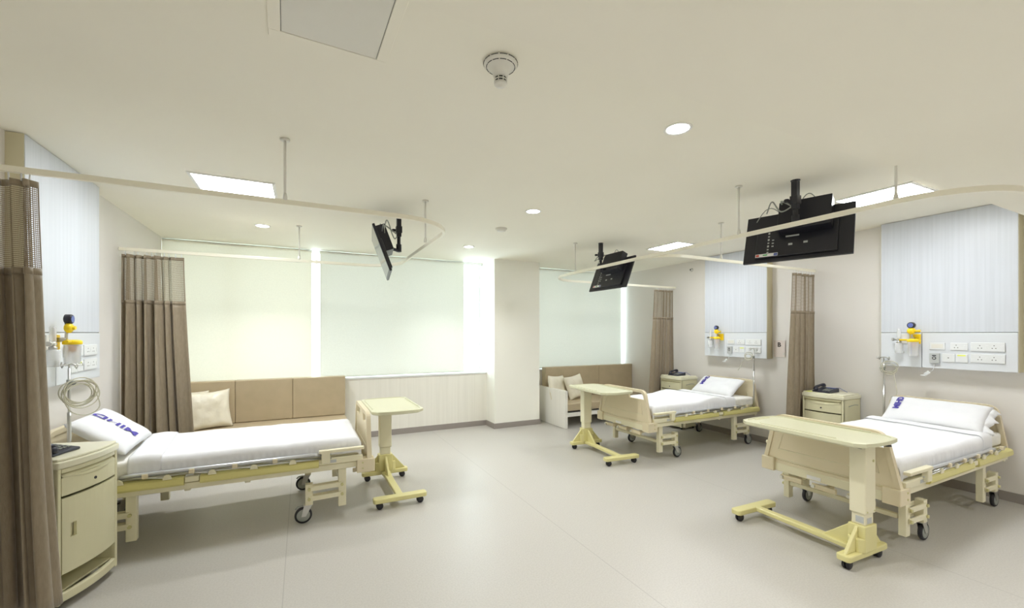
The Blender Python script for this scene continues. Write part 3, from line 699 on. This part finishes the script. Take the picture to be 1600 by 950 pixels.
# ------------------------------------------------------------------ overbed tables (local: column end at y=0, spine toward +y, top centred on x)
def make_table(loc, rz, label):
    r = thing('overbed_table', label, 'table', loc, rz, 'overbed tables at the foot of the beds')
    b = MB()
    for y in (0, .83):
        pts = [(-.25, y-.03), (-.235, y-.045), (.235, y-.045), (.25, y-.03), (.25, y+.03), (.235, y+.045), (-.235, y+.045), (-.25, y+.03)]
        b.prism(pts, .062, .105, 'z')
    b.prism([(-.05, .03), (.05, .03), (.036, .25), (.034, .8), (-.034, .8), (-.036, .25)], .068, .104, 'z')
    b.build('base', 'yellow', r, bevel=.008)
    # gusseted socket
    g = MB()
    g.box(-.075, -.055, .10, .075, .055, .285)
    g.prism([(-.225, .104), (-.075, .28), (-.075, .104)], -.012, .012, 'y').prism([(.225, .104), (.075, .28), (.075, .104)], -.012, .012, 'y')
    g.prism([(.05, .10), (.26, .10), (.06, .27)], -.012, .012, 'x')
    for s in (-1, 1): g.prism([(s*.075, -.055), (s*.075, .055), (s*.11, .03), (s*.11, -.03)], .10, .20, 'z')
    g.build('column_socket', 'yellow', r, bevel=.006)
    MB().box(-.055, -.042, .285, .055, .042, .42).build('inner_column', 'cream', r, bevel=.006)
    MB().box(-.0565, -.035, .30, -.0555, .015, .345).box(-.03, -.0435, .295, .03, -.0425, .335).build('maker_label', 'label_grey', r)
    c = MB().box(-.065, -.052, .365, .065, .052, .845).build('outer_column', 'cream', r, bevel=.008)
    s = MB()
    for x in (-.045, .045): s.cyl((x, -.053, .385), (x, -.056, .385), .006, 10)
    s.cyl((.03, -.053, .74), (.03, -.057, .74), .01, 12); s.build('screw', 'bolt', c)
    m = MB().box(-.12, -.05, .840, .12, .22, .861).tube([(.08, -.03, .852), (.10, -.10, .850), (.13, -.11, .848)], .007, 8).build('lever_mechanism', 'rubber', r)
    # tray: rounded outline with bowed ends and raised rim
    def outline(wx, y0, y1, bow, ch):
        o = []
        for k in range(9):
            t = -1+2*k/8; o.append((t*(wx-ch), y0-bow*(1-t*t)))
        for k in range(9):
            t = 1-2*k/8; o.append((t*(wx-ch), y1+bow*(1-t*t)))
        # insert corner chamfers
        return o[:9]+[(wx, y0+ch*1.1), (wx, y1-ch*1.1)]+o[9:]+[(-wx, y1-ch*1.1), (-wx, y0+ch*1.1)]
    o1 = outline(.248, -.12, .79, .02, .05); o2 = outline(.224, -.095, .765, .018, .045)
    n = len(o1); t = MB()
    vs = [(x, y, .860) for x, y in o2]+[(x, y, .872) for x, y in o1]+[(x, y, .897) for x, y in o1]+[(x*.985, y, .901) for x, y in [(p[0], p[1]) for p in o2]]
    vs += [(x*.97, y, .893) for x, y in o2]
    fs = [tuple(range(n))[::-1]]
    for lay in range(4): fs += [(lay*n+i, lay*n+(i+1) % n, (lay+1)*n+(i+1) % n, (lay+1)*n+i) for i in range(n)]
    fs.append(tuple(range(4*n, 5*n)))
    t.add(vs, fs); tp = t.build('table_top', 'top_yellow', r, bevel=.003)
    MB().box(-.227, .05, .895, -.218, .62, .907).build('raised_edge', 'top_yellow', tp, bevel=.004)
    MB().box(.218, .05, .895, .227, .62, .907).build('raised_edge', 'top_yellow', tp, bevel=.004)
    MB().box(-.09, .745, .8925, .09, .762, .8945).build('grip_slot', 'bolt', tp)
    for x in (-.19, .19):
        for y in (0, .83):
            c = MB()
            for q in (-.013, .013): c.lathe([(0, -.009), (.028, -.009), (.0315, -.005), (.0315, .005), (.028, .009), (0, .009)], (x, y+q, .0315), 20, 'y')
            c.box(x-.012, y-.006, .03, x+.012, y+.006, .058).cyl((x, y, .045), (x, y, .066), .010, 10)
            c.build('castor', 'rubber', r)
    return r
tb = make_table((3.61, 1.60, 0), -.03, 'pale yellow overbed table nearest the camera, at the foot of the front right bed')
def mirrored(loc, rz, label): return dup(tb, loc, rz, label)
mirrored((3.66, 4.97, 0), PI-.08, 'pale yellow overbed table in the middle, at the foot of the far right bed')
mirrored((.84, 4.92, 0), PI, 'pale yellow overbed table at the foot of the left bed')

# ------------------------------------------------------------------ bedside cabinets (local: front faces -x, centred, base at z=0)
def make_cabinet(loc, rz, label):
    r = thing('bedside_cabinet', label, 'cabinet', loc, rz, 'cream bedside cabinets')
    W, D = .46, .38
    def bow(k, base, amt=.035): return base-amt*(1-(k)**2)
    def front(y0, y1, z0, z1, x_out, th, name, m, par, bev=.003, amt=.035):
        pts = []
        N = 14
        for i in range(N+1):
            y = y0+(y1-y0)*i/N; pts.append((bow(y/(W/2), x_out, amt), y))
        for i in range(N, -1, -1):
            y = y0+(y1-y0)*i/N; pts.append((bow(y/(W/2), x_out, amt)+th, y))
        return MB().prism(pts, z0, z1, 'z').build(name, m, par, bevel=bev)
    xf = -D/2
    c = MB()
    c.box(xf+.0, -W/2, .035, D/2, -W/2+.02, .84).box(xf+.0, W/2-.02, .035, D/2, W/2, .84).box(D/2-.015, -W/2, .035, D/2, W/2, .84)
    c.box(xf+.02, -W/2, .19, D/2, W/2, .205).box(xf+.02, -W/2, .09, D/2, W/2, .102).box(xf+.02, -W/2+.02, .80, D/2, W/2-.02, .84)
    # corner posts at the front
    c.box(xf-.006, -W/2, .035, xf+.02, -W/2+.022, .84).box(xf-.006, W/2-.022, .035, xf+.02, W/2, .84)
    c.build('cabinet_body', 'cab', r, bevel=.004)
    # top slab, bowed
    N = 16; pts = [(bow(-1+2*i/N, xf-.012, .04), (-1+2*i/N)*(W/2+.008)) for i in range(N+1)]+[(D/2+.004, W/2+.008), (D/2+.004, -W/2-.008)]
    MB().prism(pts, .842, .885, 'z').build('cabinet_top', 'cab_top', r, bevel=.008)
    pts2 = [(x+.012, y*.96) for x, y in pts[:-2]]+[(D/2-.01, W/2-.01), (D/2-.01, -W/2+.01)]
    MB().prism(pts2, .885, .902, 'z').build('top_ledge', 'cab_top', r, bevel=.006)
    front(-W/2+.024, W/2-.024, .812, .838, xf+.0, .02, 'grip_rail', 'cab', r)
    d = front(-W/2+.024, W/2-.024, .675, .785, xf+.0, .018, 'drawer', 'cab', r)
    # scooped lip above drawer
    sc = MB(); N = 18
    top = [(-.20+.40*i/N) for i in range(N+1)]
    vs = []
    for y in top:
        h = .812; l = .786-.026*max(0, 1-(y/.17)**2)
        vs += [(bow(y/(W/2), xf, .035)+.022, y, h), (bow(y/(W/2), xf, .035)-.001, y, l)]
    sc.add(vs, [(2*i, 2*i+1, 2*i+3, 2*i+2) for i in range(N)], True).build('drawer_scoop', 'cab', d, solid=.003)
    MB().cyl((bow(0, xf)-.004, 0, .722), (bow(0, xf)+.004, 0, .722), .009, 14).build('drawer_lock', 'black', d)
    ya, yb, yc, yd = -W/2+.026, W/2-.105, W/2-.070, W/2-.026
    dm = MB()
    for (p0, p1, q0, q1) in ((ya, yd, .21, .415), (ya, yd, .50, .66), (ya, yb, .415, .50), (yc, yd, .415, .50)):
        pts = []
        for i in range(13): y = p0+(p1-p0)*i/12; pts.append((bow(y/(W/2), xf), y))
        for i in range(12, -1, -1): y = p0+(p1-p0)*i/12; pts.append((bow(y/(W/2), xf)+.018, y))
        dm.prism(pts, q0, q1, 'z')
    dr = dm.build('door', 'cab', r)
    # recessed pull (rim + dark recess)
    yp = W/2-.085; xb = bow(yp/(W/2), xf)
    MB().box(xb+.020, yb-.004, .411, xb+.024, yc+.004, .504).build('recessed_pull', 'cab', dr)
    front(-W/2+.02, W/2-.02, .045, .10, xf-.002, .03, 'bottom_rail', 'cab', r, bev=.008)
    MB().tube([(-.10, -W/2-.012, .76), (-.06, -W/2-.016, .768), (0, -W/2-.018, .775), (.06, -W/2-.016, .772), (.10, -W/2-.012, .765)], .004, 8).build('towel_rail', 'castor_grey', r)
    for x in (-.14, .14):
        for y in (-.18, .18): MB().lathe([(0, -.012), (.018, -.012), (.018, .012), (0, .012)], (x, y, .018), 16, 'y').cyl((x, y, .02), (x, y, .036), .008, 8).build('castor', 'rubber', r)
    return r
cb = make_cabinet((5.985, 2.985, 0), 0, 'cream bedside cabinet between the curtain and the front right bed')
dup(cb, (5.95, 5.36, 0), 0, 'cream bedside cabinet beside the far right bed, in front of the far curtain')
dup(cb, (-1.405, 3.69, 0), PI-.30, 'cream bow-fronted bedside cabinet at the left edge, partly behind the front curtain')
st = MB().box(-.045, -.035, 0, .045, .035, .001).build('sticker', 'lime'); st.location = (5.83, 3.15, .9025); tag(st, 'yellow-green sticker on the corner of the front right cabinet', 'sticker')

def make_phone(loc, rz, label):
    r = thing('telephone', label, 'telephone', loc, rz, 'dark desk telephones on the cabinets')
    MB().prism([(-.11, 0), (.11, 0), (.11, .05), (-.11, .016)], -.10, .10, 'y').build('phone_base', 'leather', r, bevel=.006)
    h = MB().tube([(-.09, .07, .045), (-.07, .07, .062), (0, .07, .074), (.07, .07, .082), (.10, .07, .076)], [.02, .017, .014, .017, .022], 12)
    h.lathe([(0, -.02), (.026, -.02), (.028, -.01), (.022, .008), (0, .01)], (-.085, .07, .045), 16).lathe([(0, -.022), (.026, -.022), (.028, -.01), (.022, .008), (0, .01)], (.092, .07, .077), 16)
    h.build('handset', 'leather', r)
    k = MB()
    for i in range(4):
        for j in range(3):
            x = -.065+i*.028; y = -.065+j*.03; z = .016+(x+.11)/.22*.034; k.cbox((x, y, z+.003), (.016, .02, .007))
    k.build('keypad', 'castor_grey', r, bevel=.001)
    MB().box(.055, -.075, .044, .095, .02, .051).build('display', 'blue', r)
    MB().tube([(.10, .03, .03), (.13, -.01, .04), (.15, -.08, .05), (.15, -.14, .02), (.15, -.17, .006)], .003, 6).build('phone_cord', 'blue', r)
    return r
ph = make_phone((5.93, 3.02, .9025), .0, 'dark telephone on the cabinet beside the front right bed')
dup(ph, (5.91, 5.37, .9025), .1, 'dark telephone on the cabinet by the far right curtain')
dup(ph, (-1.415, 3.62, .9025), PI-.3, 'dark telephone at the left edge, half hidden by the front curtain')

# ------------------------------------------------------------------ sofas
def sofa(x0, x1, arm, label, seams):
    r = thing('sofa', label, 'sofa', (x0, 6.96, 0), 0, 'built-in beige sofas under the windows')
    L = x1-x0; a = .05 if arm else 0
    if arm:
        MB().prism([(0, .003), (-.93, .003), (-.93, .645), (0, .645)], 0, .05, 'x').build('armrest', 'sofa_board', r, bevel=.003) if False else \
        MB().box(0, -.90, .003, .05, -.005, .65).build('armrest', 'sofa_board', r, bevel=.003)
    f = MB().box(a, -.84, .19, L-.005, -.815, .285).box(a, -.84, .26, L-.005, -.01, .285).box(a, -.05, .003, L-.005, -.02, .26).box(L-.03, -.815, .003, L-.005, -.05, .26)
    for k in seams: f.box(k-.012, -.7, .003, k+.012, -.05, .26)
    f.build('sofa_plinth', 'sofa_board', r, bevel=.002)
    s = MB().box(a+.003, -.85, .288, L-.006, -.02, .42).build('seat_cushion', 'sofa', r, bevel=.02, seg=3)
    xs = [a+.003]+list(seams)+[L-.006]
    for p, q in zip(xs[:-1], xs[1:]): MB().box(p+.001, -.15, .424, q-.001, -.018, 1.0).build('back_cushion', 'sofa', r, bevel=.012, seg=3)
sofa(XL+.004, .59, False, 'long beige sofa under the left windows, behind the left bed', (.85, 1.545))
sofa(4.03, XR-.004, True, 'beige sofa with white end panel right of the pillar', (1.30,))
def cush(x, y, z, yaw, lean, label, roll=0, s=.45, seed=0):
    # local z of the pillow faces -y (toward the room)
    M4 = Matrix.Translation((x, y, z)) @ Matrix.Rotation(yaw, 4, 'Z') @ Matrix.Rotation(PI/2-lean, 4, 'X') @ Matrix.Rotation(roll, 4, 'Z')
    make_pillow('cushion', 'cushion', s, s, .15, M4, label, 'cushion', 'satin sofa cushions', seed, .16, .008)
cush(-1.08, 6.61, .655, .25, .25, 'shiny cream satin cushion on the left sofa beside the curtain', .05, .50, 3)
cush(-1.33, 6.71, .67, .1, .12, 'satin cushion mostly hidden behind another on the left sofa', -.03, .46, 6)
cush(4.22, 6.62, .645, .35, .22, 'satin cushion against the white end panel of the right sofa', -.06, .44, 11)
cush(4.56, 6.53, .645, .18, .30, 'satin cushion in front of the other on the right sofa', .12, .44, 15)

# ------------------------------------------------------------------ curtain tracks
def arc(c, R, a0, a1, z, n=10): return [(c[0]+R*math.cos(a0+(a1-a0)*k/n), c[1]+R*math.sin(a0+(a1-a0)*k/n), z) for k in range(n+1)]
def hanger(par, x, y, z):
    h = MB().cyl((x, y, z+.02), (x, y, ZC-.004), .008, 10).lathe([(.0, ZC-.012), (.03, ZC-.012), (.03, ZC-.002), (0, ZC-.002)], (x, y, 0), 18)
    h.lathe([(.015, z+.012), (.015, z+.03), (.009, z+.06)], (x, y, 0), 12); h.build('ceiling_hanger', 'offwhite', par)
ZT = 2.505
r = thing('curtain_track', 'white U-shaped curtain track hanging around the left bed', 'curtain track', (0, 0, 0), 0, 'ceiling-hung curtain tracks')
p = [(XL+.002, 5.62, ZT), (.55, 5.62, ZT)]+arc((.63, 5.16), .46, PI/2, 0, ZT)+[(1.09, 4.9, ZT), (1.09, 3.62, ZT)]+arc((.65, 3.58), .44, 0, -PI/2, ZT)+[(.5, 3.14, ZT), (XL+.002, 3.14, ZT)]
MB().tube(p, .01, sq=(.024, .034)).build('track_rail', 'track', r, bevel=.004)
for q in ((-.10, 3.14), (-.03, 5.62), (1.06, 4.0)): hanger(r, q[0], q[1], ZT)
ZR = 2.485
r = thing('curtain_track', 'white curtain track hanging around the two right beds', 'curtain track', (0, 0, 0), 0, 'ceiling-hung curtain tracks')
p = [(XR-.002, 5.68, ZR), (3.95, 5.68, ZR)]+arc((3.95, 5.14), .54, PI/2, PI, ZR)+[(3.40, 4.9, ZR), (3.385, 3.4, ZR), (3.385, 1.4, ZR)]+arc((3.82, 1.32), .44, PI, 1.5*PI, ZR)+[(XR-.002, .88, ZR)]
MB().tube(p, .01, sq=(.024, .034)).build('track_rail', 'track', r, bevel=.004)
p = [(3.386, 3.80, ZR)]+arc((3.736, 3.64), .35, PI, 1.5*PI, ZR)+[(XR-.002, 3.29, ZR)]
MB().tube(p, .01, sq=(.024, .034)).build('divider_rail', 'track', r, bevel=.004)
for q in ((3.46, 4.95), (3.385, 2.40), (4.33, 3.29), (3.41, 1.33)): hanger(r, q[0], q[1], ZR if q[0] != 3.41 else ZR)

# ------------------------------------------------------------------ curtains
def curtain(y, xt0, xt1, xb0, xb1, ztop, znet, zbot, n, amp, label, flat=None, seed=0, ph=0):
    r = thing('cubicle_curtain', label, 'curtain', ((xt0+xt1)/2, y, zbot), 0, 'taupe cubicle curtains with net tops')
    ox = (xt0+xt1)/2
    H = ztop-zbot
    def F(s, t):  # t: 0 top 1 bottom
        fl = 0
        if flat: fl = max(0, min(1, (s-flat)/(.06)))  # flat zone at the far end
        A = amp*(.55+.6*t)*(1-.85*fl)*(.72+.38*math.sin(s*29+seed))
        ss = s
        if flat:  # bunch the folds before 'flat', leave the last strip wide
            ss = s*1.0
        phs = 2*PI*n*ss+ph+.9*math.sin(s*13+seed)
        e = t**1.3
        x = (xt0+(xt1-xt0)*ss)*(1-e)+(xb0+(xb1-xb0)*ss)*e
        x += A*.35*math.sin(2*phs+1)*(1-fl)
        yy = A*math.sin(phs)+.012*math.sin(s*7+t*5+seed)*t
        x = max(min(x, max(xb1, xt1)+.01), min(xb0, xt0)-.005)
        return (x-ox, yy, H*(1-t))
    tn = (ztop-znet)/H; NU = int(n*20)
    total = n*amp*4.2+abs(xt1-xt0)
    MB().grid(lambda u, v: F(u, v*tn), NU, 10, uv=lambda u, v: (u*total, v*(ztop-znet))).build('net_panel', 'net', r)
    MB().grid(lambda u, v: F(u, tn+(1-tn)*v), NU, 26).build('curtain_cloth', 'curtain', r, solid=.003)
    MB().grid(lambda u, v: F(u, v*.035/H), NU, 2).build('header_tape', 'curtain', r, solid=.005)
    MB().grid(lambda u, v: F(u*.02, v*tn), 2, 10).build('edge_binding', 'curtain', r, solid=.004)
    MB().grid(lambda u, v: F(.98+u*.02, v*tn), 2, 10).build('edge_binding', 'curtain', r, solid=.004)
    e = MB(); e.grid(lambda u, v: (lambda q: (q[0], q[1]-.002, q[2]))(F(u, tn-.004+v*.016)), NU, 1); e.build('seam_band', 'curtain', r, solid=.006)
    nh = int(n*1.0)+3
    for k in range(nh):
        q = F((k+.5)/nh, 0); MB().cyl((q[0], q[1]*.3, H-.005), (q[0], 0, H+.035), .004, 6).build('curtain_hook', 'white', r)
    return r
curtain(3.14, XL+.03, -1.26, XL+.05, -1.17, 2.455, 1.985, .175, 5, .075, 'tall taupe curtain at the left edge of the picture, nearest the camera', seed=1, ph=.6)
curtain(5.62, XL+.03, -1.13, XL+.03, -1.02, 2.452, 1.975, .15, 7, .085, 'taupe curtain with net top gathered between the left bed and left sofa', flat=.74, seed=4)
curtain(5.68, 5.72, 6.16, 5.57, 6.16, 2.43, 1.925, .15, 6, .05, 'taupe curtain in the far right corner behind the far cabinet', seed=7, ph=1)
curtain(3.29, 5.72, 6.19, 5.57, 6.18, 2.43, 1.93, .15, 5, .045, 'taupe curtain on the right wall between the two right beds', seed=12, ph=2)

# ------------------------------------------------------------------ televisions
def television(pole, c, yaw, tilt, label, backbox=True, w_=.80, h_=.47):
    r = thing('television', label, 'television', (pole[0], pole[1], ZC), 0, 'black televisions hung from the ceiling')
    B = Matrix.Translation((c[0]-pole[0], c[1]-pole[1], c[2]-ZC)) @ Matrix.Rotation(yaw, 4, 'Z') @ Matrix.Rotation(tilt, 4, 'Y')
    def bl(mb, n, m, par=r, **k): return mb.rot(B).build(n, m, par, **k)
    s = bl(MB().box(-.012, -w_/2, -h_/2, .012, w_/2, h_/2), 'screen_bezel', 'black', bevel=.004)
    bl(MB().box(.0122, -w_/2+.014, -h_/2+.022, .0132, w_/2-.014, h_/2-.014), 'screen_glass', 'screen')
    bk = bl(MB().prism([(-.30, -.20), (.30, -.20), (.30, .10), (-.30, .10)], -.034, -.012, 'x'), 'back_shell', 'black', bevel=.008)
    bx = bl(MB().box(-.13, -.26, .0, -.03, .12, .27) if backbox else MB().box(-.10, -.12, -.10, -.03, .14, .20), 'cable_box', 'black', bevel=.005)
    p = MB()
    for k in range(7): p.cbox((-.0365, .20, -.16+k*.032), (.003, .014, .012 if k % 2 else .018))
    for k in range(3): p.cbox((-.0365, .165, -.10+k*.03), (.003, .016, .010))
    p.cbox((-.0365, .02, -.02), (.003, .10, .014)); p.cbox((-.0365, .03, -.10), (.003, .03, .018)); p.cbox((-.0365, -.08, -.095), (.003, .03, .018))
    bl(p, 'rear_ports', 'label_grey', bk)
    st = bl(MB().box(-.0140, .18, -.215, -.0125, .345, -.180) if False else MB().box(-.0355, .12, -.195, -.0345, .295, -.165), 'energy_sticker', 'label', bk)
    bl(MB().box(-.0362, .20, -.185, -.0358, .235, -.173), 'sticker_print', 'green', st)
    bl(MB().box(-.0362, .265, -.19, -.0358, .29, -.17), 'sticker_print', 'red', st)
    bl(MB().box(-.0362, .122, -.193, -.0358, .15, -.168), 'sticker_print', 'blue', st)
    MB().lathe([(0, -.006), (.034, -.006), (.036, 0), (0, 0)], n=24).build('ceiling_plate', 'black', r)
    zc = c[2]-ZC
    MB().box(-.023, -.023, -.24, .023, .023, -.01).box(-.03, -.03, -.20, .03, .03, -.13).cyl((0, 0, -.24), (0, 0, zc+.10), .018, 14).build('drop_pole', 'black', r, bevel=.002)
    MB().cyl((0, 0, -.165), (-.04, .04, -.165), .008, 10).lathe([(0, 0), (.018, 0), (.022, .012), (.018, .024), (0, .026)], (-.045, .045, -.177), 14).build('lock_knob', 'black', r)
    d = B @ Vector((-.09, 0, .05))
    MB().tube([(0, 0, zc+.13), (0, 0, zc+.06), tuple(d)], .018, 10).cyl((0, 0, zc+.05), (0, 0, zc+.13), .028, 14).build('swivel_bracket', 'black', r)
    e = B @ Vector((-.10, .22, .20)); e2 = B @ Vector((-.10, .10, .25)); e3 = B @ Vector((-.10, -.14, .27))
    up = Vector((0, 0, .10))
    cb_ = MB()
    cb_.tube(smooth([(.0, .0, -.20), tuple(Vector((-.03, .10, -.24))), tuple(e*.8+up*.5), tuple(e)]), .006, 8)
    cb_.tube(smooth([(.0, .0, -.23), tuple(e2*.6+Vector((-.03, .03, -.04))), tuple(e2)]), .007, 8)
    def loop(a, b, h):
        return [tuple(a.lerp(b, t)+Vector((0, 0, h*math.sin(PI*t)))) for t in [k/8 for k in range(9)]]
    cb_.tube(loop(B @ Vector((-.08, .12, .2)), B @ Vector((-.08, .30, .14)), .08), .004, 6)
    cb_.tube(loop(B @ Vector((-.08, -.02, .24)), B @ Vector((-.08, -.16, .24)), .09), .004, 6)
    cb_.build('cable', 'castor_grey' if backbox else 'castor_grey', r)
    return r
television((3.68, 2.10), (3.85, 2.19, 2.50), .31, .33, 'black television with flat back toward the camera, largest, above the front right bed')
television((3.79, 4.80), (3.97, 4.785, 2.484), .007, .38, 'black television seen from behind near the right window blind')
television((.93, 4.60), (.74, 4.553, 2.468), PI-.141, .356, 'black television seen edge-on above the foot of the left bed')
